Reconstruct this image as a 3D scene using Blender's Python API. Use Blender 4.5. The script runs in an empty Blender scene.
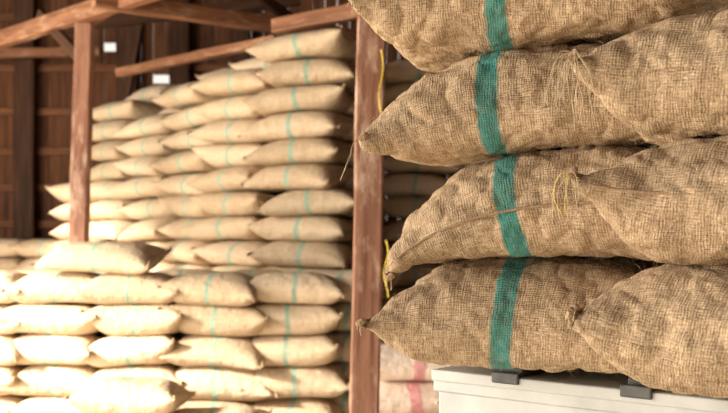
import bpy, math, random, time
import numpy as np
from mathutils import Vector, Matrix
T0=time.time()
F=1011.0; HOR=235.0; ZC=1.6
def W3(px,py,Y): return Vector(((px-364)/F*Y, Y, ZC-(py-HOR)/F*Y))
scn=bpy.context.scene
COL=scn.collection
def link(o,parent=None):
    COL.objects.link(o)
    if parent: o.parent=parent
    return o
# ---------------------------------------------------------------- materials
def newmat(name):
    m=bpy.data.materials.new(name); m.use_nodes=True
    nt=m.node_tree; b=nt.nodes['Principled BSDF']
    return m,nt,b
def N(nt,t,**k):
    n=nt.nodes.new(t)
    for a,v in k.items(): setattr(n,a,v)
    return n
def math_(nt,op,a,b=None,c=None,clamp=False):
    n=N(nt,'ShaderNodeMath',operation=op); n.use_clamp=clamp
    for i,v in enumerate((a,b,c)):
        if v is None: continue
        if isinstance(v,(int,float)): n.inputs[i].default_value=v
        else: nt.links.new(v,n.inputs[i])
    return n.outputs[0]
def mixc(nt,f,a,b,mode='MIX'):
    n=N(nt,'ShaderNodeMix',data_type='RGBA',blend_type=mode)
    for s,v in ((n.inputs[0],f),(n.inputs[6],a),(n.inputs[7],b)):
        if isinstance(v,(int,float)): s.default_value=v
        elif isinstance(v,tuple): s.default_value=(*v,1) if len(v)==3 else v
        else: nt.links.new(v,s)
    return n.outputs[2]
def noise(nt,vec,scale,detail=3,rough=.55,dist=0):
    n=N(nt,'ShaderNodeTexNoise'); n.inputs['Scale'].default_value=scale
    n.inputs['Detail'].default_value=detail; n.inputs['Roughness'].default_value=rough
    n.inputs['Distortion'].default_value=dist
    if vec is not None: nt.links.new(vec,n.inputs['Vector'])
    return n.outputs[0]
def mapping(nt,vec,scale):
    n=N(nt,'ShaderNodeMapping'); n.inputs['Scale'].default_value=scale
    nt.links.new(vec,n.inputs['Vector']); return n.outputs[0]
def maprange(nt,v,a,b,c=0.,d=1.):
    n=N(nt,'ShaderNodeMapRange'); nt.links.new(v,n.inputs[0])
    for i,x in enumerate((a,b,c,d)): n.inputs[i+1].default_value=x
    return n.outputs[0]

def jute(name,dark,light,stripe,fine=True,sw=.027,stripe_mix=.85):
    m,nt,b=newmat(name)
    uv=N(nt,'ShaderNodeUVMap').outputs[0]
    oi=N(nt,'ShaderNodeObjectInfo')
    off=N(nt,'ShaderNodeVectorMath',operation='ADD')
    cmb=N(nt,'ShaderNodeCombineXYZ'); nt.links.new(math_(nt,'MULTIPLY',oi.outputs['Random'],37.),cmb.inputs[2])
    nt.links.new(uv,off.inputs[0]); nt.links.new(cmb.outputs[0],off.inputs[1])
    vec=off.outputs[0]
    big=noise(nt,vec,5,4)
    sep=N(nt,'ShaderNodeSeparateXYZ'); nt.links.new(uv,sep.inputs[0])
    u,v=sep.outputs[0],sep.outputs[1]
    if fine:
        n1=noise(nt,mapping(nt,vec,(250,34,1)),1,3)
        n2=noise(nt,mapping(nt,vec,(34,270,1)),1,3)
        wob=math_(nt,'MULTIPLY',noise(nt,vec,40,2),.012)
        wu=math_(nt,'SINE',math_(nt,'MULTIPLY',math_(nt,'ADD',u,wob),2*math.pi/.0060))
        wv=math_(nt,'SINE',math_(nt,'MULTIPLY',math_(nt,'ADD',v,wob),2*math.pi/.0054))
        weave=math_(nt,'MULTIPLY',math_(nt,'ADD',wu,wv),.5)
        thr=math_(nt,'ADD',n1,n2)
        t=math_(nt,'MULTIPLY_ADD',weave,.15,maprange(nt,thr,.45,1.48))
        t=math_(nt,'ADD',t,maprange(nt,noise(nt,vec,200,2),.3,.7,-.2,.2))
        t=math_(nt,'ADD',t,maprange(nt,big,.3,.7,-.14,.14),clamp=True)
        col=mixc(nt,t,dark,light)
        h=math_(nt,'ADD',math_(nt,'MULTIPLY',weave,.5),math_(nt,'MULTIPLY',thr,1.4))
        bp=N(nt,'ShaderNodeBump'); bp.inputs['Strength'].default_value=.65; bp.inputs['Distance'].default_value=.0025
        nt.links.new(h,bp.inputs['Height'])
        bp2=N(nt,'ShaderNodeBump'); bp2.inputs['Strength'].default_value=.75; bp2.inputs['Distance'].default_value=.02
        nt.links.new(noise(nt,vec,11,4),bp2.inputs['Height']); nt.links.new(bp.outputs[0],bp2.inputs['Normal'])
        nt.links.new(bp2.outputs[0],b.inputs['Normal'])
        por=maprange(nt,t,.1,.7)
    else:
        n1=noise(nt,mapping(nt,vec,(90,12,1)),1,3)
        n2=noise(nt,mapping(nt,vec,(12,90,1)),1,3)
        t=maprange(nt,math_(nt,'ADD',n1,n2),.7,1.3)
        t=math_(nt,'ADD',math_(nt,'MULTIPLY',t,.45),math_(nt,'MULTIPLY',oi.outputs['Random'],.55),clamp=True)
        col=mixc(nt,t,dark,light)
        bp2=N(nt,'ShaderNodeBump'); bp2.inputs['Strength'].default_value=.8; bp2.inputs['Distance'].default_value=.025
        nt.links.new(noise(nt,vec,16,4),bp2.inputs['Height'])
        nt.links.new(bp2.outputs[0],b.inputs['Normal'])
        por=maprange(nt,t,-.4,.3)
    su=math_(nt,'ABSOLUTE',math_(nt,'ADD',u,math_(nt,'MULTIPLY_ADD',noise(nt,vec,30,3),.016,-.008)))
    s=maprange(nt,su,sw-.002,sw+.005,1,0)
    s=math_(nt,'MULTIPLY',s,math_(nt,'MULTIPLY_ADD',por,.45,stripe_mix-.4),clamp=True)
    col=mixc(nt,s,col,stripe)
    nt.links.new(col,b.inputs['Base Color'])
    b.inputs['Roughness'].default_value=.92
    b.inputs['Specular IOR Level'].default_value=.12
    return m
M_FG=jute('jute_brown',(.15,.096,.054),(.62,.46,.305),(.022,.21,.195),sw=.023,stripe_mix=.9)
M_BG=jute('jute_beige',(.42,.30,.185),(.72,.58,.415),(.20,.42,.34),fine=False,sw=.014,stripe_mix=.65)
M_PK=jute('jute_pale',(.62,.47,.38),(.80,.66,.55),(.62,.18,.22),fine=False,sw=.03,stripe_mix=.6)
def plain(name,c,r=.8,nscale=30,var=.25,metal=0.,obj=True,bump=.2):
    m,nt,b=newmat(name)
    tc=N(nt,'ShaderNodeTexCoord').outputs['Object']
    f=noise(nt,tc,nscale,4)
    c2=tuple(x*(1-var) for x in c); c3=tuple(min(1,x*(1+var)) for x in c)
    nt.links.new(mixc(nt,maprange(nt,f,.3,.7),c2,c3),b.inputs['Base Color'])
    b.inputs['Roughness'].default_value=r; b.inputs['Metallic'].default_value=metal
    bp=N(nt,'ShaderNodeBump'); bp.inputs['Strength'].default_value=bump; bp.inputs['Distance'].default_value=.01
    nt.links.new(f,bp.inputs['Height']); nt.links.new(bp.outputs[0],b.inputs['Normal'])
    return m
M_TW=plain('twine',(.52,.40,.26),.9,200)
M_SEAM=plain('jute_hem',(.30,.20,.12),.95,260,.45)
M_BSEAM=plain('jute_hem_pale',(.50,.37,.24),.95,100,.3)
M_YL=plain('yellow_tape',(.72,.52,.05),.5,60)
def wood(name,dark,light,axis=2,sc=1.,worn=None):
    m,nt,b=newmat(name)
    tc=N(nt,'ShaderNodeTexCoord').outputs['Object']
    s=[22*sc,22*sc,22*sc]; s[axis]=1.6*sc
    g=noise(nt,mapping(nt,tc,tuple(s)),1,6,.6,.6)
    col=mixc(nt,maprange(nt,g,.3,.7),dark,light)
    if worn:
        s2=[8,8,8]; s2[axis]=2.5
        w=noise(nt,mapping(nt,tc,tuple(s2)),1,5,.7)
        col=mixc(nt,maprange(nt,w,.52,.66),col,worn)
    nt.links.new(col,b.inputs['Base Color']); b.inputs['Roughness'].default_value=.75
    b.inputs['Specular IOR Level'].default_value=.25
    bp=N(nt,'ShaderNodeBump'); bp.inputs['Strength'].default_value=.6; bp.inputs['Distance'].default_value=.01
    nt.links.new(g,bp.inputs['Height']); nt.links.new(bp.outputs[0],b.inputs['Normal'])
    return m
M_POST=wood('timber_red',(.15,.062,.037),(.36,.18,.115),2,1,(.48,.32,.24))
M_BEAM=wood('timber_beam',(.14,.055,.027),(.34,.16,.085),2,1,(.43,.26,.16))
M_DARK=wood('timber_dark',(.03,.014,.008),(.10,.045,.023),2)
M_PLK=wood('plank_wall',(.04,.016,.008),(.18,.07,.028),2,.7)
M_ROOF=wood('roof_board',(.03,.016,.01),(.08,.04,.022),1)
M_FLOOR=plain('concrete_floor',(.42,.36,.28),.85,4,.2)
M_GRND=plain('dusty_ground',(.55,.48,.38),.9,2,.2)
M_WHITE=plain('painted_steel',(.47,.48,.48),.5,9,.12,bump=.05)
M_GREY=plain('dark_steel',(.07,.07,.07),.5,20,.3,.4)
# ---------------------------------------------------------------- geometry helpers
class G:
    def __init__(s): s.v=[];s.f=[];s.m=[];s.uv=[]
    def tube(s,pts,r,mi=0,sides=5,taper=None):
        pts=[Vector(p) for p in pts]; base=len(s.v); n=len(pts)
        for i,p in enumerate(pts):
            t=(pts[min(i+1,n-1)]-pts[max(i-1,0)])
            if t.length<1e-9: t=Vector((0,0,1))
            t.normalize()
            a=t.cross(Vector((0.31,.2,.93))).normalized(); b=t.cross(a)
            rr=r*(taper[i] if taper else 1)
            for k in range(sides):
                q=2*math.pi*k/sides
                s.v.append(p+a*math.cos(q)*rr+b*math.sin(q)*rr)
        for i in range(n-1):
            for k in range(sides):
                s.f.append((base+i*sides+k,base+i*sides+(k+1)%sides,base+(i+1)*sides+(k+1)%sides,base+(i+1)*sides+k)); s.m.append(mi)
        s.f.append(tuple(base+k for k in range(sides))[::-1]); s.m.append(mi)
        s.f.append(tuple(base+(n-1)*sides+k for k in range(sides))); s.m.append(mi)
    def box(s,c,d,mi=0,rot=None):
        base=len(s.v); c=Vector(c)
        for z in(-.5,.5):
            for x,y in((-.5,-.5),(.5,-.5),(.5,.5),(-.5,.5)):
                q=Vector((x*d[0],y*d[1],z*d[2]))
                if rot is not None: q=rot@q
                s.v.append(c+q)
        for f in((0,3,2,1),(4,5,6,7),(0,1,5,4),(1,2,6,5),(2,3,7,6),(3,0,4,7)):
            s.f.append(tuple(base+k for k in f)); s.m.append(mi)
    def obj(s,name,mats,parent=None,bevel=0,smooth=False):
        me=bpy.data.meshes.new(name); me.from_pydata([tuple(v) for v in s.v],[],s.f); me.update()
        for m in mats: me.materials.append(m)
        me.polygons.foreach_set('material_index',s.m)
        if smooth: me.polygons.foreach_set('use_smooth',[True]*len(s.f))
        o=bpy.data.objects.new(name,me); link(o,parent)
        if bevel:
            b=o.modifiers.new('bevel','BEVEL'); b.width=bevel; b.segments=2
        return o
def beam(name,p,q,w,h,mat,parent=None,wob=.006,seed=0):
    """rough-sawn timber running p->q, local Z along its length"""
    p=Vector(p);q=Vector(q);d=q-p;L=d.length
    rnd=random.Random(seed+int(L*1000))
    n=max(3,int(L/.35)); ax=d.normalized()
    me=bpy.data.meshes.new(name); vs=[];fs=[]
    prof=[(-.5,-.42),(-.42,-.5),(.42,-.5),(.5,-.42),(.5,.42),(.42,.5),(-.42,.5),(-.5,.42)]
    for i in range(n+1):
        ox=rnd.uniform(-wob,wob);oy=rnd.uniform(-wob,wob)
        for a,b in prof:
            vs.append((a*w+ox+rnd.uniform(-wob,wob)*.4,b*h+oy+rnd.uniform(-wob,wob)*.4,L*i/n))
    for i in range(n):
        for k in range(8):
            fs.append((i*8+k,i*8+(k+1)%8,(i+1)*8+(k+1)%8,(i+1)*8+k))
    fs.append(tuple(range(8))[::-1]); fs.append(tuple(n*8+k for k in range(8)))
    me.from_pydata(vs,[],fs); me.update(); me.materials.append(mat)
    o=bpy.data.objects.new(name,me); link(o,parent)
    z=ax; up=Vector((0,0,1)) if abs(ax.z)<.95 else Vector((0,1,0))
    x=up.cross(z).normalized(); y=z.cross(x)
    M=Matrix((x,y,z)).transposed().to_4x4(); M.translation=p
    o.matrix_world=M
    return o
# ---------------------------------------------------------------- sack simulation (inextensible cloth bag filled to volume)
def sim_sack(L,W,nu,nv,zlo,zhi,roll=0.,yaw=0.,off=(0,0,0),seed=0,Vt=.07,steps=220,its=6,pitch=0.,tip0=None,tip1=None,lam=.03,pr=.006):
    rng=np.random.RandomState(seed)
    x=np.linspace(-L/2,L/2,nu); y=np.linspace(-W/2,W/2,nv)
    X,Y=np.meshgrid(x,y,indexing='ij')
    P=np.zeros((2,nu,nv,3)); P[...,0]=X; P[...,1]=Y
    P[0,...,2]=.012; P[1,...,2]=-.012
    P[...,2]+=rng.normal(0,.004,P[...,2].shape)
    for k in range(4):
        a,b,ph=rng.uniform(3,12),rng.uniform(3,14),rng.uniform(0,6)
        P[...,2]+=.006*np.sin(a*X+b*Y+ph)
    def rot(P,axis,a):
        R=np.array(Matrix.Rotation(a,3,axis)); return P@R.T
    P=rot(P,'X',roll); P=rot(P,'Y',pitch); P=rot(P,'Z',yaw); P=P+np.array(off)
    hx=x[1]-x[0]; hy=y[1]-y[0]; hd=math.hypot(hx,hy)
    def border(P):
        for sl in ((slice(0,1),slice(None)),(slice(-1,None),slice(None)),(slice(None),slice(0,1)),(slice(None),slice(-1,None))):
            m=(P[0][sl]+P[1][sl])*.5; P[0][sl]=m; P[1][sl]=m
        for i in (1,-2):
            m=(P[0,i]+P[1,i])*.5; P[0,i]=m; P[1,i]=m
    def con(P,sa,sb,r,ks,kc):
        A=P[sa];B=P[sb]; d=B-A; l=np.sqrt((d*d).sum(-1,keepdims=True))+1e-9
        e=(l-r)/l; e=np.where(e>0,e*ks,e*kc)*.5
        P[sa]=A+d*e; P[sb]=B-d*e
    S=slice; al=S(None)
    cons=[]
    for k in (0,1):
        cons.append(((al,S(k,nu-1,2)),(al,S(k+1,nu,2)),hx,1.,.35))
        cons.append(((al,al,S(k,nv-1,2)),(al,al,S(k+1,nv,2)),hy,1.,.35))
        cons.append(((al,S(k,nu-1,2),S(0,nv-1)),(al,S(k+1,nu,2),S(1,nv)),hd,.3,.1))
        cons.append(((al,S(k,nu-1,2),S(1,nv)),(al,S(k+1,nu,2),S(0,nv-1)),hd,.3,.1))
    Pold=P.copy()
    border(P)
    for it in range(steps):
        du=np.zeros_like(P); dv=np.zeros_like(P)
        du[:,1:-1]=(P[:,2:]-P[:,:-2])*.5; du[:,0]=P[:,1]-P[:,0]; du[:,-1]=P[:,-1]-P[:,-2]
        dv[:,:,1:-1]=(P[:,:,2:]-P[:,:,:-2])*.5; dv[:,:,0]=P[:,:,1]-P[:,:,0]; dv[:,:,-1]=P[:,:,-1]-P[:,:,-2]
        n=np.cross(du,dv); n[1]*=-1
        c=P.mean((0,1,2)); V=((P-c)*n).sum()/3
        nl=np.sqrt((n*n).sum(-1,keepdims=True))+1e-9; nn=n/nl
        p=pr*np.clip((Vt-V)/Vt*2.5,-.5,1)
        vel=(P-Pold)*.90
        Pold=P.copy()
        P=P+np.clip(vel,-.02,.02)+nn*p
        P[...,2]-=.0003
        for row,tz in ((0,tip0),(-1,tip1)):
            if tz is not None:
                P[:,row,:,2]+=(off[2]+tz-P[:,row,:,2].mean())*.15
        if it>steps*.25 and it<steps*.8:
            if it%20==0: P+=rng.normal(0,.0008,P.shape)
        a=min(1,it/(steps*.5)); ex=(1-a)*.2
        for q in range(its):
            for sa,sb,r,ks,kc in cons: con(P,sa,sb,r,ks,kc)
            if q%3==0:
                m=(P[:,2:,1:-1]+P[:,:-2,1:-1]+P[:,1:-1,2:]+P[:,1:-1,:-2])*.25
                P[:,1:-1,1:-1]+=lam*(m-P[:,1:-1,1:-1])
            border(P)
            zl=zlo(P[...,0],P[...,1])-ex; zh=zhi(P[...,0],P[...,1])+ex
            P[...,2]=np.clip(P[...,2],zl,zh)
    return P
def sack_geo(P,L,W,ustripe=0.,seam_side=0,stitches=True,tassel=(),twr=.0017,seed=0,end_r=.0055,fuzz=0):
    rnd=random.Random(seed)
    _,nu,nv,_=P.shape
    idx=np.zeros((2,nu,nv),int); vs=[]
    for s in (0,1):
        for i in range(nu):
            for j in range(nv):
                if s==1 and (i in(0,nu-1) or j in(0,nv-1)): idx[1,i,j]=idx[0,i,j]; continue
                idx[s,i,j]=len(vs); vs.append(P[s,i,j].copy())
    for i in (1,nu-2):
        for j in range(1,nv-1):
            vs[idx[0,i,j]][2]+=.003; vs[idx[1,i,j]][2]-=.003
    g=G(); g.v=[Vector(v) for v in vs]
    uvs=[]
    us=np.linspace(-L/2,L/2,nu)-ustripe; vv=np.linspace(-W/2,W/2,nv)
    for s in (0,1):
        for i in range(nu-1):
            for j in range(nv-1):
                q=[(i,j),(i+1,j),(i+1,j+1),(i,j+1)]
                if s: q=q[::-1]
                g.f.append(tuple(int(idx[s,a,b]) for a,b in q)); g.m.append(0)
                uvs+= [(us[a],vv[b]+s*3.1) for a,b in q]
    for i in (0,nu-1):
        pts=[Vector(P[0,i,j])+Vector((rnd.uniform(-1,1),rnd.uniform(-1,1),rnd.uniform(-1,1)))*.0012 for j in range(nv)]
        g.tube(pts,end_r,3,6)
        if stitches:
            k=1 if i==0 else nu-2
            for s in (0,1):
                for j in range(0,nv-1):
                    a=Vector(P[s,k,j])*.75+Vector(P[s,k,j+1])*.25; b=Vector(P[s,k,j])*.25+Vector(P[s,k,j+1])*.75
                    o=Vector((0,0,.0055 if s==0 else -.0055))
                    g.tube([a+o,(a+b)/2+o*1.35,b+o],.0016,1,4)
    if seam_side is not None:
        j=0 if seam_side==0 else nv-1
        pts=[Vector(P[0,i,j])+Vector((rnd.uniform(-1,1),rnd.uniform(-1,1),rnd.uniform(-1,1)))*.0012 for i in range(nu)]
        g.tube(pts,.004,3,5)
    for (i,j,n,ln,yel) in tassel:
        o=Vector(P[0,i,j])
        for t in range(n):
            v=Vector((rnd.uniform(-1,.6),rnd.uniform(-1.2,-.3),rnd.uniform(-.6,.4))).normalized()
            l2=ln*rnd.uniform(.4,1.0); m=14; pts=[];p=o.copy()
            for k in range(m):
                pts.append(p.copy()); p+=v*l2/m
                v=(v+Vector((rnd.uniform(-1,1)*.4,rnd.uniform(-1,.7)*.4,-.42+rnd.uniform(-.25,.25)))).normalized()
            g.tube(pts,twr*rnd.uniform(.6,1.2),2 if (yel and t<yel) else 1,4)
        g.tube([o+Vector((-.012,0,-.008)),o,o+Vector((.012,0,.009))],.010,3,6)
    for t in range(fuzz):
        s=rnd.randint(0,1); i=rnd.randint(2,nu-3); j=rnd.randint(2,nv-3)
        p=Vector(P[s,i,j]); n=Vector(np.cross(P[s,i+1,j]-P[s,i-1,j],P[s,i,j+1]-P[s,i,j-1])).normalized()
        if s: n=-n
        v=(n*.5+Vector((rnd.uniform(-1,1),rnd.uniform(-1,1),rnd.uniform(-1,1)))).normalized(); pts=[]
        l2=rnd.uniform(.01,.04)
        for k in range(5):
            pts.append(p+n*.001); p=p+v*l2/4
            v=(v+Vector((rnd.uniform(-1,1),rnd.uniform(-1,1),rnd.uniform(-1,1)))*.5-n*.12).normalized()
        g.tube(pts,.0004,1,3)
    me=bpy.data.meshes.new('jute_sack'); me.from_pydata([tuple(v) for v in g.v],[],g.f); me.update()
    uvl=me.uv_layers.new(name='UVMap')
    data=np.zeros((len(me.loops),2)); data[:len(uvs)]=uvs; data[len(uvs):]=(.3,.1)
    uvl.data.foreach_set('uv',data.ravel())
    me.polygons.foreach_set('material_index',g.m)
    me.polygons.foreach_set('use_smooth',[True]*len(g.f))
    return me
# ---------------------------------------------------------------- foreground stack
H=.272; ZP=1.272
class Surf:
    def __init__(s,z,seed,amp=.010,tiltx=0.,crown=0.,dl=0.):
        r=np.random.RandomState(seed); s.z=z; s.k=[(r.uniform(3,12),r.uniform(2,10),r.uniform(0,6),amp*r.uniform(.4,1)) for _ in range(4)]
        s.tx=tiltx; s.cr=crown; s.dl=dl
    def __call__(s,x,y):
        z=s.z+s.tx*x-s.cr*(x*x)*1.0-s.dl*np.maximum(0,-x-.16)**2
        for a,b,p,m in s.k: z=z+m*np.sin(a*x+b*y+p)
        return z
tx1=bpy.data.textures.new('lumps','CLOUDS'); tx1.noise_scale=.10; tx1.noise_depth=2
tx2=bpy.data.textures.new('creases','MUSGRAVE'); tx2.noise_scale=.07; tx2.musgrave_type='RIDGED_MULTIFRACTAL'; tx2.octaves=3
def build_column(origin,theta,specs,surfs):
    for k,sp in enumerate(specs):
        lo,hi=surfs[k],surfs[k+1]
        L=sp.get('L',.86); Wd=sp.get('W',.62)
        off=(sp.get('dx',0),sp.get('dy',0),(lo.z+hi.z)/2)
        P=sim_sack(L,Wd,62,42,lo,hi,roll=sp.get('roll',0),yaw=sp.get('yaw',0),pitch=sp.get('pitch',0),off=off,seed=sp['seed'],Vt=sp.get('Vt',.104),tip0=sp.get('t0'),tip1=sp.get('t1'),lam=.008,pr=.009)
        c=np.array(off); P=P-c
        me=sack_geo(P,L,Wd,ustripe=sp.get('us',0),tassel=sp.get('tassel',()),seam_side=sp.get('seam',None),seed=sp['seed'],fuzz=260)
        for m in (M_FG,M_TW,M_YL,M_SEAM): me.materials.append(m)
        o=bpy.data.objects.new('jute_sack',me); link(o)
        vg=o.vertex_groups.new(name='cloth'); nbody=62*42+60*40
        vg.add(list(range(nbody)),1.0,'REPLACE')
        R=Matrix.Rotation(theta,4,'Z')
        o.matrix_world=Matrix.Translation((origin[0],origin[1],0))@R@Matrix.Translation(c)
        ss=o.modifiers.new('subdiv','SUBSURF'); ss.levels=1; ss.render_levels=2
        for tx,st in ((tx1,.030),(tx2,-.005)):
            d=o.modifiers.new('lumps','DISPLACE'); d.texture=tx; d.texture_coords='GLOBAL'; d.strength=st; d.mid_level=.5; d.vertex_group='cloth'
SA=[Surf(ZP,1,0),Surf(ZP+H,2,.006,.02,.0,1.4),Surf(ZP+2*H,3,.008,.03,.10),Surf(ZP+3*H,4,.008,-.01,.10),Surf(ZP+4*H,5,.006,0,.1),Surf(ZP+5*H,6,.006)]
build_column((.468,2.67),math.radians(-20),[
    dict(seed=11,dx=.03,roll=.2,us=-.07,t0=.0,tassel=[(0,0,3,.05,0)]),
    dict(seed=12,dx=.045,roll=-.6,us=-.08,t0=-.16,seam=0,tassel=[(0,0,3,.05,0)]),
    dict(seed=13,dx=.0,roll=.35,us=-.085,t0=-.09,tassel=[(0,0,3,.15,0)]),
    dict(seed=14,dx=-.01,roll=-.5,us=-.035,t0=-.06,seam=0,tassel=[(0,0,3,.07,0)]),
    dict(seed=15,dx=.03,roll=.1,us=.0),
],SA)
SB=[Surf(ZP,21,0),Surf(ZP+H*.99,22,.006,-.02,.1),Surf(ZP+1.98*H,23,.008,.02,.1),Surf(ZP+2.97*H,24,.008,.0,.1),Surf(ZP+3.95*H,25,.006),Surf(ZP+5*H,26,.006)]
build_column((.925,2.12),math.radians(-35),[
    dict(seed=31,dx=-.0,roll=.4,us=.1,t0=.08,tassel=[(0,0,4,.06,0)]),
    dict(seed=32,dx=.03,roll=-.5,us=.1,t0=.02,seam=0,tassel=[(0,0,10,.17,2),(0,20,4,.08,0)]),
    dict(seed=33,dx=.01,roll=-.2,us=.1,t0=.02,tassel=[(0,0,13,.20,0),(0,8,5,.14,0)]),
    dict(seed=34,dx=.09,roll=.5,us=.1,t0=-.05,tassel=[(0,0,6,.1,2)]),
],SB)
print('fg sacks',time.time()-T0)
# loading platform (white steel bed with dark battens)
g=G(); R=Matrix.Rotation(math.radians(-40),3,'Z'); c0=Vector((.19,2.78,0))
ex=R@Vector((1,0,0)); ey=R@Vector((0,1,0))
PL,PD=2.2,1.6; top=1.232
def pc(a,b,z): return c0+ex*a+ey*b+Vector((0,0,z))
g.box(pc(PL/2,PD/2,top-.03),(PL,PD,.06),0,R)
g.box(pc(PL/2,.02,top-.40),(PL-.03,.025,.68),0,R)
g.box(pc(.02,PD/2,top-.40),(.025,PD-.03,.68),0,R)
g.box(pc(PL/2,PD-.02,top-.40),(PL-.03,.025,.68),0,R)
g.box(pc(PL-.02,PD/2,top-.40),(.025,PD-.03,.68),0,R)
for a in (.08,PL-.08):
    for b in (.1,PD-.1): g.box(pc(a,b,.24),(.1,.1,.48),1,R)
for a in np.arange(.24,PL,.36):
    g.box(pc(a,PD/2,top+.013),(.07,PD-.03,.028),1,R)
    g.box(pc(a,-.008,top-.002),(.08,.02,.03),1,R)
g.box(pc(PL/2,-.004,top-.015),(PL,.012,.03),0,R)
g.obj('loading_platform',[M_WHITE,M_GREY],bevel=.004)
# ---------------------------------------------------------------- background sacks (linked meshes)
BH=.215
bgm=[]
for s,(rl,yw) in enumerate([(0,0),(.5,.0),(-.6,0.02),(.9,-.03),(-.25,.03),(.2,0)]):
    lo=Surf(-BH/2,50+s,.006); hi=Surf(BH/2,60+s,.006)
    P=sim_sack(.74,.50,36,24,lo,hi,roll=rl,yaw=yw,seed=70+s,Vt=(.054,.050,.056,.053,.049,.055)[s],steps=150,its=5,tip0=(0,.03,-.03,0,.02,-.04)[s],tip1=(-.01,-.04,.02,.03,-.05,0)[s],pr=.008,lam=.02)
    me=sack_geo(P,.74,.50,stitches=False,seam_side=None,seed=s,end_r=.007)
    me.name='background_sack'
    for m in (M_BG,M_TW,M_YL,M_BSEAM): me.materials.append(m)
    bgm.append(me)
pkm=[]
for me in bgm[:2]:
    m2=me.copy(); m2.materials.clear()
    for m in (M_PK,M_TW,M_YL,M_BSEAM): m2.materials.append(m)
    pkm.append(m2)
print('bg sacks',time.time()-T0)
rnd=random.Random(5)
def stack(name):
    e=bpy.data.objects.new(name,None); e.empty_display_size=.2; return link(e)
def column(e,X,Y,rows,yaw,sc=1.0,z0=0.0,jit=.03,pale=False,first=0,jy=.13):
    for r in range(first,rows):
        me=rnd.choice(pkm if pale else bgm)
        o=bpy.data.objects.new('sack_%d'%(len(e.children)+1),me)
        link(o,e)
        a=yaw+rnd.uniform(-jy,jy)+(math.pi if rnd.random()<.5 else 0)
        o.rotation_euler=(rnd.uniform(-.045,.045),rnd.uniform(-.04,.04),a)
        o.location=(X+rnd.uniform(-jit,jit),Y+rnd.uniform(-jit,jit),z0+BH*(r+.5)*1.03)
        o.scale=(sc*rnd.uniform(.92,1.06),sc*rnd.uniform(.97,1.04),1.04)
def cx(px,Y): return (px-364)/F*Y
big=stack('tall_sack_stack')
for px,Y,rows,yw,sc in [(308,8.7,15,-15,1.3),(243,9.3,14,-38,1.3),(205,10.0,14,-45,1.3),(163,10.7,13,-45,1.3),(124,11.4,14,-45,1.3)]:
    column(big,cx(px,Y),Y,rows,math.radians(yw),sc,jit=.06)
    nrm=Vector((math.sin(-math.radians(yw)),math.cos(math.radians(yw))))
    column(big,cx(px,Y)+nrm.x*.52,Y+nrm.y*.52,rows+(1 if px<300 else 0),math.radians(yw),sc,jit=.04)
low=stack('low_sack_stack')
for px,Y,rows in [(88,12.2,10),(48,12.4,7),(5,12.6,7),(-38,12.8,7)]:
    column(low,cx(px,Y),Y,rows,math.radians(-10),1.15)
shade=stack('shaded_sack_stack')
for px,Y,rows in [(418,10.0,15),(490,10.1,14),(565,10.2,15)]:
    column(shade,cx(px,Y),Y,rows,math.radians(-8),1.2)
fr=stack('front_sack_stack')
for px,Y,rows,yw in [(-12,7.5,6,-8),(62,7.4,6,-8),(139,7.35,6,-6),(217,7.3,6,-8),(293,7.35,6,-6),(350,7.6,6,-20)]:
    column(fr,cx(px,Y),Y,rows,math.radians(yw),1.08 if px!=217 else 1.15,jit=.03)
for px,Y,rows in [(-30,7.95,6),(40,7.95,6),(110,7.95,6),(185,7.95,6),(255,7.95,6)]:
    column(fr,cx(px,Y),Y,rows,math.radians(-8),1.1,jit=.02)
o=bpy.data.objects.new('top_sack',bgm[3]); link(o,fr); o.location=(cx(104,7.3),7.35,6*BH*1.03+.11); o.rotation_euler=(0,.05,-.1); o.scale=(1.25,1,1)
near=stack('near_sack_stack')
for px,Y,rows in [(135,6.6,3),(215,6.7,2),(60,6.6,2)]:
    column(near,cx(px,Y),Y,rows,math.radians(-5),1.05)
rt=stack('pale_sack_stack')
for px,Y,rows in [(418,6.6,4),(500,6.6,4)]:
    column(rt,cx(px,Y),Y,rows,math.radians(-5),1.15,pale=True,jit=.02)
# ---------------------------------------------------------------- building
g=G(); g.box((0,4,-.05),(14,22,.1)); g.obj('floor',[M_FLOOR])
g=G(); g.box((-27,4,-.08),(40,60,.1)); g.box((13,-22,-.08),(40,30,.1)); g.obj('ground',[M_GRND])
YB=14.0; g=G(); pw=.17; x=-7.0; rw=random.Random(3)
wins=[(W3(118,47,YB),.34,.12),(W3(168,79,YB),.22,.12)]
while x<7:
    segs=[(0,6.2)]
    for c,w,h in wins:
        if abs(x+pw/2-c.x)<w/2+pw*.3: 
            ns=[]
            for a,b in segs:
                if a<c.z<b: ns+=[(a,c.z-h/2),(c.z+h/2,b)]
                else: ns.append((a,b))
            segs=ns
    dy=rw.uniform(0,.02)
    for a,b in segs: g.box((x+pw/2,YB+dy,(a+b)/2),(pw-rw.uniform(.002,.008),.03,b-a))
    x+=pw
wb=g.obj('wall_back',[M_PLK])
g=G()
for z in (1.75,2.25,2.75,3.3,3.9,4.6):
    g.box((0,YB-.05,z),(14,.06,.10))
g.obj('trim_1',[wood('rail_wood',(.08,.03,.015),(.24,.10,.045),0)],bevel=.005)
frame=bpy.data.objects.new('roof_frame',None); link(frame)
for i,px in enumerate([25,127,180,240,420,520]):
    c=W3(px,200,13.8); beam('wall_stud',(c.x,13.8,0),(c.x,13.8,6),.27,.16,M_DARK,parent=frame,seed=i)
g=G(); g.box((6.9,4.5,3.1),(.1,19,6.2)); g.obj('wall_right',[M_PLK])
g=G(); g.box((-6.95,12.25,3.1),(.1,3.6,6.2)); g.box((-6.95,4.0,5.15),(.1,13,2.1)); g.obj('wall_left',[M_PLK])  # out of view; header over the opening lowered to limit the sun
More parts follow.
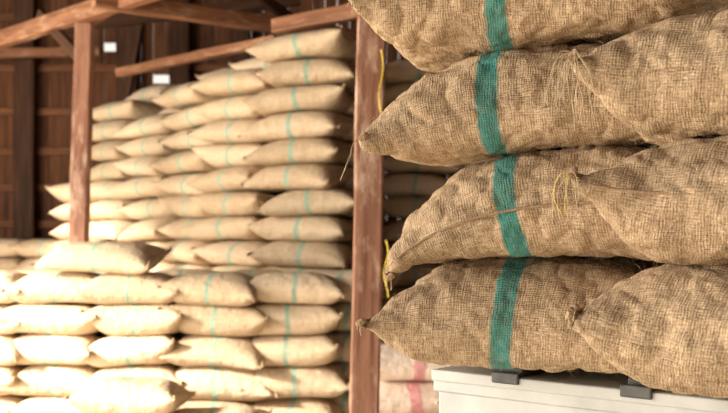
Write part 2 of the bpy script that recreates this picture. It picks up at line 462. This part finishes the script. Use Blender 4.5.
g=G(); g.box((3.6,-5,3.1),(6.6,.1,6.2)); g.box((-3.4,-5,5.3),(7.2,.1,1.8)); g.obj('front_fill_blocker',[M_PLK])  # unseen wall added behind the camera to cut sky fill for more directional contrast
g=G(); rr=Matrix.Rotation(math.radians(-12),3,'Y'); rl=Matrix.Rotation(math.radians(12),3,'Y')
g.box((-3.6,4.5,6.9),(7.6,20,.06),0,rl.inverted()); g.box((3.6,4.5,6.9),(7.6,20,.06),0,rr.inverted()); g.obj('ceiling',[M_ROOF])
for i in range(7):
    yy=-3+i*2.8
    beam('rafter',(-7,yy,6.0),(0,yy,7.5),.1,.18,M_DARK,parent=frame,seed=i); beam('rafter',(7,yy,6.0),(0,yy,7.5),.1,.18,M_DARK,parent=frame,seed=i+9)
a=W3(364,413,5.4); b_=W3(372,0,5.4)
d=(b_-a)/(b_.z-a.z); base=a-d*a.z
mp=beam('timber_post',base,base+d*4.3,.158,.15,M_POST,wob=.004,seed=1)
a=W3(79,245,9.5); b_=W3(85,22,9.5); d=(b_-a)/(b_.z-a.z); base=a-d*a.z
beam('timber_post',base,base+d*3.58,.16,.15,M_POST,wob=.005,seed=2)
def bm(p,q,w,h,mat=M_BEAM,n='beam',s=0,ext=.0):
    p=W3(*p);q=W3(*q); dd=(q-p)*ext
    return beam(n,p-dd,q+dd,w,h,mat,parent=frame,seed=s)
bm((0,40,10.6),(135,-4,8.8),.12,.16,s=1,ext=.5)
bm((130,4,9.0),(335,34,10.4),.11,.15,M_BEAM,s=2,ext=.15)
bm((130,70,10.9),(262,43,9.6),.09,.09,M_BEAM,s=3,ext=.1)
bm((300,22,9.0),(440,-4,8.2),.10,.13,M_BEAM,s=4,ext=.2)
bm((250,-12,9.6),(300,26,10.4),.08,.10,M_DARK,s=5,ext=.3)
bm((100,14,9.5),(150,-14,9.0),.08,.10,M_BEAM,s=6,ext=.4)
bm((84,62,9.5),(40,14,10.0),.07,.1,M_DARK,'knee_brace',s=7)
bm((84,24,11.5),(240,6,12.0),.1,.14,M_DARK,s=8,ext=.4)
bm((127,90,13.0),(143,10,13.0),.1,.12,M_DARK,'strut',s=9,ext=.2)
bm((-20,54,13.4),(80,52,13.4),.1,.12,M_BEAM,s=11,ext=.2)
g=G()
for px0,py0,L_ in [(381,50,.42),(386,240,.3)]:
    p=W3(px0,py0,5.31); pts=[]
    for k in range(10): pts.append(p+Vector((math.sin(k*.9)*.012,-.01,-L_*k/9)))
    g.tube(pts,.005,0,4)
yt=g.obj('yellow_twine',[M_YL]); bpy.context.view_layer.update(); yt.parent=mp; yt.matrix_parent_inverse=mp.matrix_world.inverted()
# ---------------------------------------------------------------- light
w=bpy.data.worlds.new('World'); scn.world=w; w.use_nodes=True
bg=w.node_tree.nodes['Background']; bg.inputs[0].default_value=(1,.94,.85,1); bg.inputs[1].default_value=1.05
s=bpy.data.lights.new('sun','SUN'); s.energy=18; s.angle=math.radians(9); s.color=(1,.91,.77)
so=bpy.data.objects.new('sun',s); link(so)
dirn=Vector((.82,.42,-.46)); so.rotation_euler=dirn.to_track_quat('-Z','Y').to_euler()
al=bpy.data.lights.new('doorway_light','AREA'); al.shape='RECTANGLE'; al.size=7; al.size_y=3.6; al.energy=1000; al.color=(1,.91,.78)
ao=bpy.data.objects.new('doorway_light',al); link(ao); ao.location=(-6.6,4.0,2.6)
ao.rotation_euler=(Vector((3.5,8.0,1.8))-Vector((-6.6,4.0,2.6))).to_track_quat('-Z','Y').to_euler()
scn.view_settings.view_transform='Standard'; scn.view_settings.exposure=0.0
# ---------------------------------------------------------------- camera
cam=bpy.data.cameras.new('camera'); cam.lens=50; cam.sensor_width=36; cam.shift_y=(HOR-206.5)/728
co=bpy.data.objects.new('camera',cam); link(co); co.location=(0,0,ZC); co.rotation_euler=(math.pi/2,0,0)
cam.dof.use_dof=True; cam.dof.focus_distance=2.4; cam.dof.aperture_fstop=4.5
scn.camera=co
print('total',time.time()-T0)
